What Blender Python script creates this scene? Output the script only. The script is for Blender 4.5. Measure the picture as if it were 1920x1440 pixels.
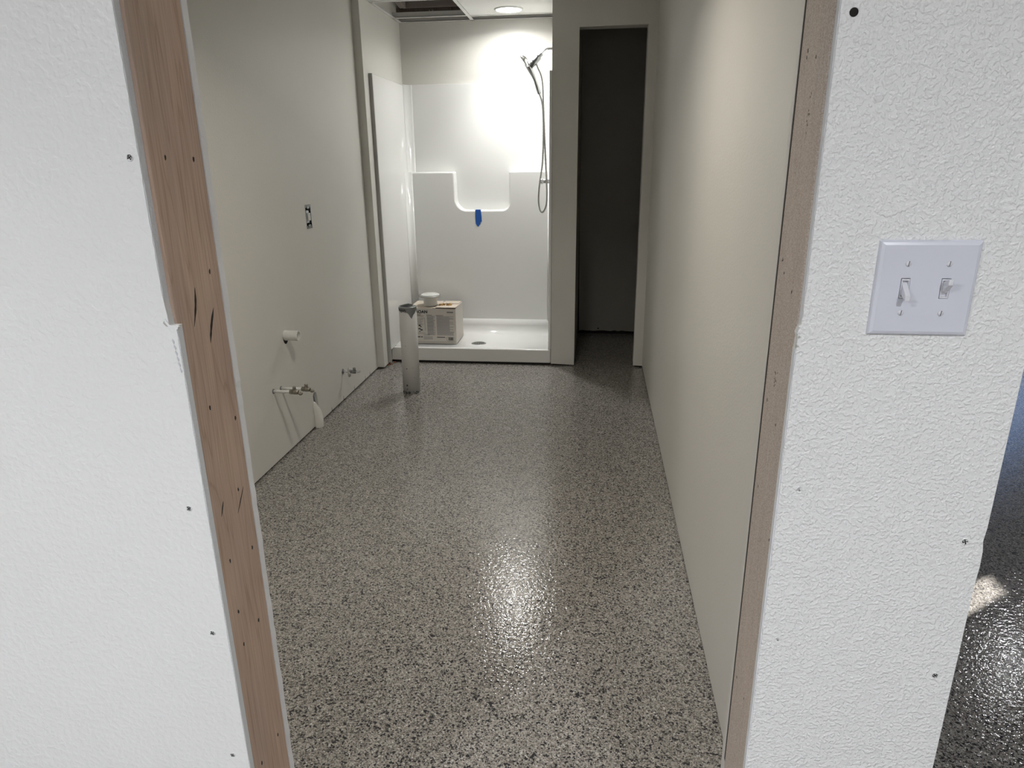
import bpy, bmesh, math, random
from mathutils import Vector, Matrix
random.seed(7)
for o in list(bpy.data.objects): bpy.data.objects.remove(o, do_unlink=True)
S = bpy.context.scene
COL = S.collection

# ------------------------------------------------------------------ camera
R = [[0.99299881, 0.02538595, -0.11536428],
     [0.11756094, -0.30765967, 0.94420599],
     [0.01152337, 0.95115776, 0.30849009]]     # right, forward, down in image axes
CAMH = 1.40
cx = Vector((R[0][0], R[1][0], -R[2][0])).normalized()      # image right
cy = -Vector((R[0][1], R[1][1], -R[2][1]))                  # image up
cy = (cy - cx * cy.dot(cx)).normalized()
cz = cx.cross(cy)
cam = bpy.data.cameras.new('camera'); camo = bpy.data.objects.new('camera', cam); COL.objects.link(camo)
M = Matrix((cx, cy, cz)).transposed().to_4x4(); M.translation = Vector((0, 0, CAMH)); camo.matrix_world = M
cam.sensor_width = 36.0; cam.lens = 1285.0 / 1920.0 * 36.0; cam.clip_start = 0.02
S.camera = camo

# ------------------------------------------------------------------ world, exposure, sun
S.view_settings.view_transform = 'Standard'; S.view_settings.look = 'None'
S.view_settings.gamma = 1.0; S.view_settings.use_curve_mapping = False
S.view_settings.exposure = 0.0
w = bpy.data.worlds.new('sky'); S.world = w; w.use_nodes = True
bg = w.node_tree.nodes['Background']; bg.inputs[0].default_value = (0.30, 0.52, 1.0, 1); bg.inputs[1].default_value = 1.0
sl = bpy.data.lights.new('sun', 'SUN'); sl.energy = 17.0; sl.angle = math.radians(0.35); sl.color = (1, .95, .88)
so = bpy.data.objects.new('sun', sl); COL.objects.link(so)
sund = Vector((-3.11, -2.24, -1.5)).normalized()
so.rotation_euler = sund.to_track_quat('-Z', 'Y').to_euler(); so.location = (6, 6, 4)

# ceiling downlights and an added fill: (name, x, y, z, watts, colour, radius, spread)
def lamp(name, loc, watts, col, size=.14, spread=150):
    l = bpy.data.lights.new(name, 'AREA'); l.shape = 'DISK'; l.size = size; l.energy = watts; l.color = col
    l.spread = math.radians(spread)
    o = bpy.data.objects.new(name, l); COL.objects.link(o); o.location = loc; return o
WARM = (1.0, .93, .82); COOL = (.97, .975, 1.0)
lamp('shower_lamp', (-.62, 5.142, 2.366), 7.2, (1, .995, .97), .16, 160)
lamp('shower_lamp', (-.62, 5.142, 2.365), 4.2, (1, .995, .97), .12, 90)
lamp('washroom_lamp', (-.44, 2.15, 2.368), 11.3, WARM, .13, 134)
lamp('room_or_fill_lamp', (.87, -.8, 2.40), 31, COOL, .14, 160)
lamp('room_or_fill_lamp', (-1.5, -.8, 2.40), 39, COOL, .14, 160)
lamp('room_or_fill_lamp', (-.7, -2.9, 2.40), 62, COOL, .14, 160)  # added fill behind the camera, brightens the column and right wall
lamp('room_or_fill_lamp', (3.3, 4.83, 2.40), 17, COOL, .14, 125)

# ------------------------------------------------------------------ materials
def mat(name, col, rough=.5, metal=0.0, **kw):
    m = bpy.data.materials.new(name); m.use_nodes = True
    b = m.node_tree.nodes['Principled BSDF']
    b.inputs['Base Color'].default_value = (*col, 1); b.inputs['Roughness'].default_value = rough
    b.inputs['Metallic'].default_value = metal
    for k, v in kw.items(): b.inputs[k].default_value = v
    return m
def nn(m, t, **kw):
    n = m.node_tree.nodes.new(t)
    for k, v in kw.items():
        if k in n.inputs: n.inputs[k].default_value = v
        else: setattr(n, k, v)
    return n
def lk(m, a, b): m.node_tree.links.new(a, b)
def ramp(m, pts, inter='LINEAR'):
    n = m.node_tree.nodes.new('ShaderNodeValToRGB'); cr = n.color_ramp; cr.interpolation = inter
    while len(cr.elements) > 1: cr.elements.remove(cr.elements[-1])
    cr.elements[0].position = pts[0][0]; cr.elements[0].color = (*pts[0][1], 1)
    for p, c in pts[1:]:
        e = cr.elements.new(p); e.color = (*c, 1)
    return n
def coords(m, scale=(1, 1, 1)):
    tc = nn(m, 'ShaderNodeTexCoord'); mp = nn(m, 'ShaderNodeMapping'); mp.inputs['Scale'].default_value = scale
    lk(m, tc.outputs['Object'], mp.inputs['Vector']); return mp.outputs['Vector']
def bump(m, h, strength, dist, sock='Normal', prev=None):
    b = nn(m, 'ShaderNodeBump'); b.inputs['Strength'].default_value = strength; b.inputs['Distance'].default_value = dist
    lk(m, h, b.inputs['Height'])
    if prev: lk(m, prev, b.inputs['Normal'])
    lk(m, b.outputs[0], m.node_tree.nodes['Principled BSDF'].inputs[sock]); return b.outputs[0]

def paint(name, col, rough, scale, strength, dist, thr=(.42, .62), tint=.03):
    m = mat(name, col, rough); v = coords(m); b = m.node_tree.nodes['Principled BSDF']
    n1 = nn(m, 'ShaderNodeTexNoise'); n1.inputs['Scale'].default_value = scale; n1.inputs['Detail'].default_value = 1.6
    n1.inputs['Distortion'].default_value = .1; lk(m, v, n1.inputs['Vector'])
    r = ramp(m, [(thr[0], (0, 0, 0)), (thr[1], (1, 1, 1))]); r.color_ramp.interpolation = 'EASE'; lk(m, n1.outputs['Fac'], r.inputs[0])
    n2 = nn(m, 'ShaderNodeTexNoise'); n2.inputs['Scale'].default_value = scale * .33; n2.inputs['Detail'].default_value = 1; lk(m, v, n2.inputs['Vector'])
    mx = nn(m, 'ShaderNodeMath', operation='MULTIPLY_ADD'); lk(m, n2.outputs['Fac'], mx.inputs[0]); mx.inputs[1].default_value = .8; lk(m, r.outputs[0], mx.inputs[2])
    bump(m, mx.outputs[0], strength, dist)
    n3 = nn(m, 'ShaderNodeTexNoise'); n3.inputs['Scale'].default_value = 2.3; lk(m, v, n3.inputs['Vector'])
    r3 = ramp(m, [(.3, tuple(c * (1 - tint) for c in col)), (.7, col)]); lk(m, n3.outputs['Fac'], r3.inputs[0]); lk(m, r3.outputs[0], b.inputs['Base Color'])
    return m
MP_FRONT = paint('orange_peel_paint', (.80, .81, .81), .42, 210, .65, .0013, (.40, .68))
MP_FRONTL = paint('light_orange_peel_paint', (.80, .81, .81), .42, 105, .28, .0012)
MP_IN = paint('washroom_paint', (.71, .695, .65), .42, 150, .16, .0010)
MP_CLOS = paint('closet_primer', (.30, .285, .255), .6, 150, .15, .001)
MP_ROOM = paint('room_paint', (.72, .72, .71), .5, 60, .1, .001)
M_CORE = paint('gypsum_edge', (.78, .81, .84), .8, 260, .35, .001)
M_PAPER = paint('torn_paper', (.62, .64, .66), .9, 300, .5, .001)
M_DARK = mat('dark_gap', (.012, .010, .009), .9)
M_GEL = mat('white_gelcoat', (.82, .82, .80), .13, **{'Specular IOR Level': .5})
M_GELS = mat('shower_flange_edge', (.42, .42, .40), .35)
M_PVC = paint('white_pvc', (.72, .72, .69), .32, 30, .02, .0005)
M_PLATE = mat('switch_plastic', (.66, .68, .76), .22)
M_TOG = mat('toggle_plastic', (.72, .73, .78), .18)
M_CHROME = mat('chrome', (.78, .79, .80), .10, 1.0)
M_DCHR = mat('dark_chrome', (.25, .26, .26), .2, 1.0)
M_STEEL = mat('brushed_steel', (.42, .42, .40), .38, 1.0)
M_BRASS = mat('brass', (.62, .42, .20), .28, 1.0)
M_NICKEL = mat('nickel_brass', (.34, .315, .27), .3, 1.0)
M_BLUE = mat('blue_masking_tape', (.012, .10, .42), .6)
M_DUCT = mat('duct_tape', (.24, .25, .25), .35, .4)
M_DUCTD = mat('duct_tape_dark', (.06, .06, .06), .6)
M_BLK = mat('black_print', (.012, .012, .014), .6)
M_GRY = mat('grey_print', (.20, .20, .21), .7)
M_LENS = mat('lamp_lens', (.9, .9, .9), .4)
bb = M_LENS.node_tree.nodes['Principled BSDF']; bb.inputs['Emission Color'].default_value = (1, 1, 1, 1); bb.inputs['Emission Strength'].default_value = 25
M_TBAR = mat('grid_white', (.72, .72, .70), .4)
M_TILE = paint('ceiling_tile_white', (.74, .74, .72), .8, 400, .2, .0006)
M_METB = mat('box_metal', (.50, .53, .55), .35, .7)
M_CARDB = paint('carton_white', (.62, .58, .53), .7, 200, .05, .0004)
M_CARDT = paint('carton_top', (.66, .58, .49), .75, 200, .05, .0004)
M_GLASS = mat('window_glass', (.9, .95, .95), .02, **{'Transmission Weight': 1.0, 'IOR': 1.05})

# pipe with paint specks
def specks(m, base, dark, scale, thr):
    b = m.node_tree.nodes['Principled BSDF']; v = coords(m)
    n = nn(m, 'ShaderNodeTexNoise'); n.inputs['Scale'].default_value = scale; n.inputs['Detail'].default_value = 3; lk(m, v, n.inputs['Vector'])
    r = ramp(m, [(thr, base), (thr + .03, dark)]); lk(m, n.outputs['Fac'], r.inputs[0]); lk(m, r.outputs[0], b.inputs['Base Color'])
M_PIPE = mat('dusty_white_pipe', (.62, .61, .58), .45); specks(M_PIPE, (.62, .61, .585), (.10, .09, .08), 45, .73)

# wood
def wood(name, cols, speck=None):
    m = mat(name, cols[1], .6); b = m.node_tree.nodes['Principled BSDF']
    v = coords(m, (1, 1, .055)); v2 = coords(m, (1, 1, .018)); v3 = coords(m)
    n = nn(m, 'ShaderNodeTexNoise'); n.inputs['Scale'].default_value = 26; n.inputs['Detail'].default_value = 2; n.inputs['Distortion'].default_value = .3; lk(m, v, n.inputs['Vector'])
    ml = nn(m, 'ShaderNodeMath', operation='MULTIPLY'); ml.inputs[1].default_value = 9.0; lk(m, n.outputs['Fac'], ml.inputs[0])
    fr = nn(m, 'ShaderNodeMath', operation='PINGPONG'); fr.inputs[1].default_value = .5; lk(m, ml.outputs[0], fr.inputs[0])
    r = ramp(m, [(0.0, cols[0]), (.10, cols[1]), (.5, cols[2])]); 
    m2 = nn(m, 'ShaderNodeMath', operation='MULTIPLY'); m2.inputs[1].default_value = 1.0; lk(m, fr.outputs[0], m2.inputs[0]); lk(m, m2.outputs[0], r.inputs[0])
    n2 = nn(m, 'ShaderNodeTexNoise'); n2.inputs['Scale'].default_value = 420; n2.inputs['Detail'].default_value = 3; lk(m, v2, n2.inputs['Vector'])
    r2 = ramp(m, [(.3, (.80, .78, .76)), (.7, (1.05, 1.05, 1.05))]); lk(m, n2.outputs['Fac'], r2.inputs[0])
    mx = nn(m, 'ShaderNodeMix', data_type='RGBA', blend_type='MULTIPLY'); mx.inputs[0].default_value = 1
    lk(m, r.outputs[0], mx.inputs[6]); lk(m, r2.outputs[0], mx.inputs[7])
    n4 = nn(m, 'ShaderNodeTexNoise'); n4.inputs['Scale'].default_value = 9; lk(m, coords(m, (1, 1, .4)), n4.inputs['Vector'])
    r4 = ramp(m, [(.3, (.86, .86, .88)), (.7, (1.06, 1.03, 1.0))]); lk(m, n4.outputs['Fac'], r4.inputs[0])
    mx4 = nn(m, 'ShaderNodeMix', data_type='RGBA', blend_type='MULTIPLY'); mx4.inputs[0].default_value = 1
    lk(m, mx.outputs[2], mx4.inputs[6]); lk(m, r4.outputs[0], mx4.inputs[7])
    out = mx4.outputs[2]
    if speck:
        n3 = nn(m, 'ShaderNodeTexNoise'); n3.inputs['Scale'].default_value = 520; n3.inputs['Detail'].default_value = 2; lk(m, v3, n3.inputs['Vector'])
        r3 = ramp(m, [(.38, (.35, .35, .35)), (.64, (1, 1, 1))]); lk(m, n3.outputs['Fac'], r3.inputs[0])
        mm = nn(m, 'ShaderNodeMath', operation='MULTIPLY'); mm.inputs[1].default_value = speck[1]; lk(m, r3.outputs[0], mm.inputs[0])
        mx3 = nn(m, 'ShaderNodeMix', data_type='RGBA'); lk(m, mm.outputs[0], mx3.inputs[0]); lk(m, out, mx3.inputs[6]); mx3.inputs[7].default_value = (*speck[0], 1)
        out = mx3.outputs[2]; bump(m, n3.outputs['Fac'], .25, .0006)
    else: bump(m, n2.outputs['Fac'], .12, .0004)
    lk(m, out, b.inputs['Base Color']); return m
M_WOOD = wood('pine_stud', [(.52, .375, .28), (.62, .465, .36), (.65, .50, .395)])
M_WOODR = wood('oversprayed_stud', [(.30, .21, .15), (.40, .29, .215), (.43, .32, .24)], ((.74, .70, .65), .72))
M_JOIST = wood('dark_joist', [(.05, .035, .03), (.10, .075, .06), (.13, .10, .085)])

# flake floor
M_FLOOR = mat('flake_epoxy', (.25, .24, .22), .35)
def flake():
    m = M_FLOOR; b = m.node_tree.nodes['Principled BSDF']; v = coords(m)
    nw = nn(m, 'ShaderNodeTexNoise'); nw.inputs['Scale'].default_value = 190; nw.inputs['Detail'].default_value = 1; lk(m, v, nw.inputs['Vector'])
    sc = nn(m, 'ShaderNodeVectorMath', operation='MULTIPLY_ADD'); sc.inputs[1].default_value = (.006, .006, .006); lk(m, nw.outputs['Color'], sc.inputs[0]); lk(m, v, sc.inputs[2])
    def layer(scale, pts):
        vo = nn(m, 'ShaderNodeTexVoronoi'); vo.inputs['Scale'].default_value = scale; lk(m, sc.outputs[0], vo.inputs['Vector'])
        sep = nn(m, 'ShaderNodeSeparateColor'); lk(m, vo.outputs['Color'], sep.inputs[0])
        r = ramp(m, pts, 'CONSTANT'); lk(m, sep.outputs[0], r.inputs[0]); return vo, sep, r
    vo, sep, r = layer(330, [(0, (.022, .022, .024)), (.10, (.085, .08, .075)), (.20, (.18, .167, .15)), (.40, (.27, .252, .228)), (.68, (.35, .328, .30)), (.86, (.46, .435, .40)), (.97, (.62, .60, .57))])
    vo2, sep2, r2 = layer(190, [(0, (0, 0, 0)), (.84, (1, 1, 1))])
    c2 = ramp(m, [(0, (.02, .02, .022)), (.62, (.11, .10, .09)), (.84, (.38, .36, .33))], 'CONSTANT'); lk(m, sep2.outputs[1], c2.inputs[0])
    mx = nn(m, 'ShaderNodeMix', data_type='RGBA'); lk(m, r2.outputs[0], mx.inputs[0]); lk(m, r.outputs[0], mx.inputs[6]); lk(m, c2.outputs[0], mx.inputs[7])
    lk(m, mx.outputs[2], b.inputs['Base Color'])
    b.inputs['Coat Weight'].default_value = 1.0; b.inputs['Coat Roughness'].default_value = .03; b.inputs['Roughness'].default_value = .6; b.inputs['Specular IOR Level'].default_value = .15
    n = nn(m, 'ShaderNodeTexNoise'); n.inputs['Scale'].default_value = 80; n.inputs['Detail'].default_value = 2.0; lk(m, v, n.inputs['Vector'])
    o = bump(m, n.outputs['Fac'], .8, .0015); lk(m, o, b.inputs['Coat Normal'])
flake()

# ------------------------------------------------------------------ mesh helpers
def cube(bm, x0, x1, y0, y1, z0, z1):
    vs = [bm.verts.new((x, y, z)) for x in (x0, x1) for y in (y0, y1) for z in (z0, z1)]
    for f in ((0, 1, 3, 2), (4, 6, 7, 5), (0, 4, 5, 1), (2, 3, 7, 6), (0, 2, 6, 4), (1, 5, 7, 3)):
        bm.faces.new([vs[i] for i in f])
    return vs
def link(name, bm, m, parent=None, smooth=False, bev=0, seg=2):
    bmesh.ops.recalc_face_normals(bm, faces=bm.faces)
    me = bpy.data.meshes.new(name); bm.to_mesh(me); bm.free(); me.materials.append(m)
    o = bpy.data.objects.new(name, me); COL.objects.link(o)
    if parent: o.parent = parent
    if smooth:
        for p in me.polygons: p.use_smooth = True
    if bev:
        b = o.modifiers.new('b', 'BEVEL'); b.width = bev; b.segments = seg; b.limit_method = 'ANGLE'; b.angle_limit = math.radians(40)
        for p in me.polygons: p.use_smooth = True
        b.harden_normals = True
    return o
def box(name, x0, x1, y0, y1, z0, z1, m, parent=None, bev=0, seg=2):
    bm = bmesh.new(); cube(bm, x0, x1, y0, y1, z0, z1); return link(name, bm, m, parent, False, bev, seg)
def tube(bm, pts, r, n=12, caps=True):
    pts = [Vector(p) for p in pts]; rs = r if isinstance(r, (list, tuple)) else [r] * len(pts)
    rings = []; prev = None
    for i, p in enumerate(pts):
        t = (pts[min(i + 1, len(pts) - 1)] - pts[max(i - 1, 0)]).normalized()
        a = prev if prev else (Vector((0, 0, 1)) if abs(t.z) < .9 else Vector((0, 1, 0)))
        u = (a - t * a.dot(t)).normalized(); v = t.cross(u); prev = u
        rings.append([bm.verts.new(p + (u * math.cos(k * 2 * math.pi / n) + v * math.sin(k * 2 * math.pi / n)) * rs[i]) for k in range(n)])
    for a, b in zip(rings, rings[1:]):
        for k in range(n): bm.faces.new((a[k], a[(k + 1) % n], b[(k + 1) % n], b[k]))
    if caps: bm.faces.new(rings[0][::-1]); bm.faces.new(rings[-1])
def rod(name, a, b, r, m, parent=None, n=20, bev=0):
    bm = bmesh.new(); a = Vector(a); b = Vector(b)
    tube(bm, [a, b], r, n); o = link(name, bm, m, parent)
    for p in o.data.polygons: p.use_smooth = len(p.vertices) == 4
    if bev:
        q = o.modifiers.new('b', 'BEVEL'); q.width = bev; q.segments = 2; q.limit_method = 'ANGLE'; q.angle_limit = math.radians(40)
    return o
def pipe(name, pts, r, m, parent=None, n=12):
    bm = bmesh.new(); tube(bm, pts, r, n); return link(name, bm, m, parent, True)
def smooth_path(pts, k=6):
    P = [Vector(p) for p in pts]; P = [P[0] * 2 - P[1]] + P + [P[-1] * 2 - P[-2]]; out = []
    for i in range(1, len(P) - 2):
        for j in range(k):
            t = j / k; a, b, c, d = P[i - 1:i + 3]
            out.append(.5 * ((2 * b) + (c - a) * t + (2 * a - 5 * b + 4 * c - d) * t * t + (3 * b - a - 3 * c + d) * t ** 3))
    out.append(P[-2]); return out
def lathe(bm, prof, centre, axis='z', n=40):
    c = Vector(centre); rings = []
    for r, h in prof:
        ring = []
        for k in range(n):
            a = 2 * math.pi * k / n; x, y = r * math.cos(a), r * math.sin(a)
            ring.append(bm.verts.new(c + (Vector((x, y, h)) if axis == 'z' else Vector((h, x, y)) if axis == 'x' else Vector((x, h, y)))))
        rings.append(ring)
    for a, b in zip(rings, rings[1:]):
        for k in range(n): bm.faces.new((a[k], a[(k + 1) % n], b[(k + 1) % n], b[k]))
    bm.faces.new(rings[0][::-1]); bm.faces.new(rings[-1])
def prism(bm, poly, axis, a, b):
    """poly of 2D points extruded along axis from a to b (y: poly=(x,z); x: poly=(y,z); z: poly=(x,y))"""
    def P(p, t): return (p[0], t, p[1]) if axis == 'y' else (t, p[0], p[1]) if axis == 'x' else (p[0], p[1], t)
    A = [bm.verts.new(P(p, a)) for p in poly]; B = [bm.verts.new(P(p, b)) for p in poly]
    n = len(poly)
    bm.faces.new(A); bm.faces.new(B[::-1])
    for i in range(n): bm.faces.new((A[i], A[(i + 1) % n], B[(i + 1) % n], B[i]))
def empty(name, loc=(0, 0, 0)):
    o = bpy.data.objects.new(name, None); COL.objects.link(o); o.empty_display_size = .1; o.location = loc; return o
def adopt(o, p):
    o.parent = p; o.matrix_parent_inverse = Matrix.Translation(-p.location); return o
def thing(name, label, cat, loc=(0, 0, 0), group=None):
    o = empty(name, loc); o['label'] = label; o['category'] = cat
    if group: o['group'] = group
    return o
def struct(o): o['kind'] = 'structure'; return o
def fit(t, *objs):
    for o in objs: adopt(o, t)

# ------------------------------------------------------------------ structure: floor and big rooms
# the floor, one coated slab
struct(box('floor', -4.2, 4.8, -4.2, 7.2, -.1, 0, M_FLOOR))

FY = .875; T = .013; SB = 1.017; IB = 1.030       # drywall face, thickness, stud back, inner drywall back
XL, XR, XEND = -.586, .2565, .527
LX, RX = -1.523, .352
CY = 4.746                                         # closet / shower front plane

def ragged(xs, z0, z1, step, amp, seed):
    rnd = random.Random(seed); out = []; z = z0
    while z < z1:
        out.append((xs(z) + rnd.uniform(-amp, amp), z)); z += step * rnd.uniform(.6, 1.4)
    out.append((xs(z1), z1)); return out

# --- left stretch of the front wall
wl = struct(empty('wall_front'))
# upper board (edge cut back), lower board (edge proud of the upper)
bm = bmesh.new(); e = ragged(lambda z: -.5925 + (.004 * max(0, (1.23 - z) / .05) if z < 1.23 else 0), 1.187, 2.6, .012, .0005, 1)
prism(bm, [(-4.1, 1.187)] + e + [(-4.1, 2.6)], 'y', FY, FY + T); link('drywall_board', bm, MP_FRONTL, wl)
bm = bmesh.new(); e = ragged(lambda z: -.5795 + (.0015 if z > 1.1835 else 0), .012, 1.187, .012, .0004, 2)
prism(bm, [(-4.1, .012)] + e + [(-4.1, 1.187)], 'y', FY, FY + T); link('drywall_board', bm, MP_FRONTL, wl)
# bare cut edge of the two boards (gypsum core, unpainted)
bm = bmesh.new(); cube(bm, -.5935, -.5917, FY + .0012, FY + T, 1.19, 2.6); cube(bm, -.5805, -.5787, FY + .001, FY + T, .012, 1.185); link('board_edge', bm, M_CORE, wl)
# torn paper and scuffs round the joint of the boards
def chip(name, pts, m, par, y0, y1):
    bm = bmesh.new(); prism(bm, pts, 'y', y0, y1); return link(name, bm, m, par)
chip('torn_paper', [(-.594, 1.197), (-.588, 1.188), (-.579, 1.188), (-.5755, 1.186), (-.5775, 1.182), (-.585, 1.181), (-.596, 1.19)], MP_FRONTL, wl, FY - .0012, FY + .003)
chip('torn_paper', [(-.596, 1.1935), (-.5905, 1.186), (-.5935, 1.1865), (-.597, 1.1905)], M_GELS, wl, FY - .0016, FY + .001)
zz = 1.168
for k in range(6):
    chip('torn_paper', [(-.588 + .0009 * k, zz), (-.5855 + .0009 * k, zz - .004), (-.5868 + .0009 * k, zz - .0075), (-.5885 + .0009 * k, zz - .003)], M_PAPER, wl, FY - .001, FY + .001); zz -= .0085
# stud
st = box('stud', XL - .04, XL, FY + T, SB, .0, 2.6, M_WOOD, wl, .0012)
# inner drywall edge
bm = bmesh.new(); e = ragged(lambda z: XL + .0006, .02, 2.6, .02, .0008, 5)
prism(bm, [(-1.7, .02)] + e + [(-1.7, 2.6)], 'y', SB + .0015, IB + .003); link('drywall_board', bm, paint('bright_gypsum', (.88, .89, .90), .7, 200, .2, .0006), wl)  # brighter white than the other board edges
box('wall_core', -4.1, XL - .05, FY + T, SB, 0, 2.6, M_DARK, wl)
def screw(x, z, par, faint=False):
    bm = bmesh.new(); lathe(bm, [(.0052, 0), (.0052, .0004), (.0044, .0012), (.0038, .0003), (.0001, .0002)], (0, 0, 0), 'y', 20)
    bmesh.ops.scale(bm, vec=(1, -1, 1), verts=bm.verts); bmesh.ops.translate(bm, vec=(x, FY, z), verts=bm.verts)
    o = link('screw', bm, MP_FRONT, par, True)
    bm = bmesh.new(); a = random.uniform(0, 1.5)
    rr = .0016 if faint else .0034
    for k in (0, 1):
        A = a + k * math.pi / 2; d = Vector((math.cos(A), 0, math.sin(A))) * rr
        tube(bm, [Vector((x, FY - .0008, z)) - d, Vector((x, FY - .0008, z)) + d], .0006 if not faint else .0004, 6)
    if not faint:
        for k in range(9):
            A = random.uniform(0, 6.28); r_ = random.uniform(.0026, .0036)
            p = Vector((x + r_ * math.cos(A), FY - .0006, z + r_ * math.sin(A))); q = Vector((x + r_ * math.cos(A + .5), FY - .0006, z + r_ * math.sin(A + .5)))
            tube(bm, [p, q], .0004, 5)
    c = link('screw_slot', bm, M_BLK if not faint else M_GRY, None); c.parent = o
for x, z in ((-.605, 1.411), (-.608, .90), (-.605, .673), (-.607, .419)): screw(x, z, wl)

# stud marks
def nail(y, z, x, s, par, r=.0027):
    bm = bmesh.new(); n = 10; vs = []
    for k in range(n):
        A = 2 * math.pi * k / n; rr = r * random.uniform(.7, 1.2)
        vs.append((y + rr * .8 * math.cos(A), z + rr * 1.5 * math.sin(A)))
    prism(bm, vs, 'x', x - s * .001, x + s * .0003); link('nail', bm, M_BLK if r > .0015 else M_DUCTD, par)
def gouge(p0, p1, wd, x, s, par, curve=.003):
    bm = bmesh.new(); L = []; Rr = []
    for i in range(13):
        t = i / 12; y = p0[0] + (p1[0] - p0[0]) * t + curve * math.sin(math.pi * t); z = p0[1] + (p1[1] - p0[1]) * t
        h = wd * math.sin(math.pi * min(1, t * 1.02 + .001)) ** .8 * random.uniform(.75, 1.15) + .0001
        L.append((y - h, z)); Rr.append((y + h, z))
    prism(bm, L + Rr[::-1], 'x', x - s * .001, x + s * .0003); link('gouge', bm, M_BLK, par)
for y, z in ((.923, 1.411), (.992, 1.409), (.9906, 1.245), (.936, 1.043), (1.003, 1.0), (.980, .881), (.997, .760), (.925, .778), (.926, .678), (.983, .619), (.9265, .612), (.990, .350), (.924, .351)):
    nail(y, z, XL, 1, st)
gouge((.9447, 1.229), (.928, 1.173), .0023, XL, 1, st); gouge((.9866, 1.19), (.9645, 1.139), .0032, XL, 1, st, -.002)
gouge((.9965, .878), (.969, .842), .0016, XL, 1, st, 0); gouge((.932, .884), (.921, .862), .0016, XL, 1, st, 0)

# --- right stretch of the front wall
wr = struct(empty('wall_front'))
bm = bmesh.new(); e = ragged(lambda z: .2595 - .0045 * max(0, (1.205 - z) / .015 if z < 1.205 else 0), 1.19, 2.6, .012, .0004, 3)
e2 = [(XEND, 2.6), (XEND, 1.19)]
prism(bm, e + e2, 'y', FY, FY + T); link('drywall_board', bm, MP_FRONT, wr)
bm = bmesh.new(); e = ragged(lambda z: .2560 + (.0006 if z < 1.0 else 0), .012, 1.19, .012, .0004, 4)
r_ = [(XEND, 1.19), (XEND, .93), (XEND - .0015, .91), (XEND + .001, .893), (XEND + .0015, .87), (XEND, .84), (XEND, .012)]
prism(bm, e + r_, 'y', FY, FY + T); link('drywall_board', bm, MP_FRONT, wr)
bm = bmesh.new(); cube(bm, .2588, .2606, FY + .0015, FY + T, 1.205, 2.6); cube(bm, .2552, .257, FY + .0015, FY + T, .012, 1.17); link('board_edge', bm, M_CORE, wr)
chip('torn_paper', [(.2605, 1.203), (.2555, 1.2), (.2612, 1.1955)], MP_FRONT, wr, FY - .001, FY + .003)
for k in range(4):
    chip('torn_paper', [(.2575 - .0006 * k, 1.194 - .006 * k), (.2608 - .0006 * k, 1.192 - .006 * k), (.2572 - .0006 * k, 1.190 - .006 * k)], M_GELS if k % 2 else MP_FRONT, wr, FY - .0008, FY + .002)
st2 = box('stud', XR, XR + .04, FY + T, 1.0055, 0, 2.6, M_WOODR, wr, .0012)
box('stud_gap_shadow', XR + .0012, XR + .03, 1.0055, 1.0165, 0.36, 2.6, mat('gap_shade_dark', (.035, .026, .022), .9), wr)  # dark strip standing for the shade in the gap behind the stud
bm = bmesh.new(); e = ragged(lambda z: XR - .0004 + (.001 if z > .5 else 0), .0, 2.6, .03, .0004, 6)
prism(bm, e + [(RX, 2.6), (RX, 0)], 'y', 1.0165, IB); link('drywall_board', bm, MP_IN, wr)
box('wall_core', XR + .041, XEND - .005, FY + T + .0005, 1.0, 0, 2.6, M_DARK, wr)
for a in ((.503, .908), (.502, .689)): screw(*a, wr)
struct(box('wall_front_header', -.60, .27, FY + .0005, IB - .0005, 2.25, 2.6, MP_FRONT))
for a in ((.282, .974), (.279, .732)): screw(*a, wr, True)
bm = bmesh.new(); lathe(bm, [(.0048, 0), (.0044, .0009), (.003, .0012), (.0001, .0012)], (0, 0, 0), 'y', 16); bmesh.ops.scale(bm, vec=(1, -1, 1), verts=bm.verts)
bmesh.ops.translate(bm, vec=(.274, FY, 1.551), verts=bm.verts); o = link('hole', bm, M_DARK, wr); o.scale = (1, 1, 1)
bm = bmesh.new(); bmesh.ops.create_icosphere(bm, subdivisions=3, radius=.0055); bmesh.ops.scale(bm, vec=(1, .35, 1), verts=bm.verts)
for v in bm.verts: v.co += Vector((.004 * v.co.z * 40, 0, 0)) * .1
bmesh.ops.translate(bm, vec=(.3125, FY, 1.464), verts=bm.verts); link('plaster_lump', bm, MP_FRONT, wr, True)
for y, z in ((.9743, 1.527), (.9764, 1.519), (.9364, 1.515), (.9712, 1.2515), (.9256, 1.2335), (.9871, 1.063), (.9289, 1.046), (.9848, .924), (.8953, .884), (.9871, .566), (.9318, .572)):
    nail(y, z, XR, -1, st2, .0017)
for k in range(26):
    c = random.choice(((.9402, 1.4508, .018), (.9552, 1.1136, .012), (.985, 1.265, .006)))
    nail(c[0] + random.gauss(0, .003), c[1] + random.gauss(0, c[2]), XR, -1, st2, .0009)

# --- partition between washroom and the other room
wp = struct(empty('wall_right'))
box('drywall_board', RX, RX + T, 1.018, 5.72, .009, 2.7, MP_IN, wp)
box('drywall_board', XEND - T, XEND, FY + T, 7.0, .009, 2.6, MP_ROOM, wp)
box('wall_core', RX + T + .001, XEND - T - .001, 1.031, 7.0, 0, 2.6, M_DARK, wp)
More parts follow.
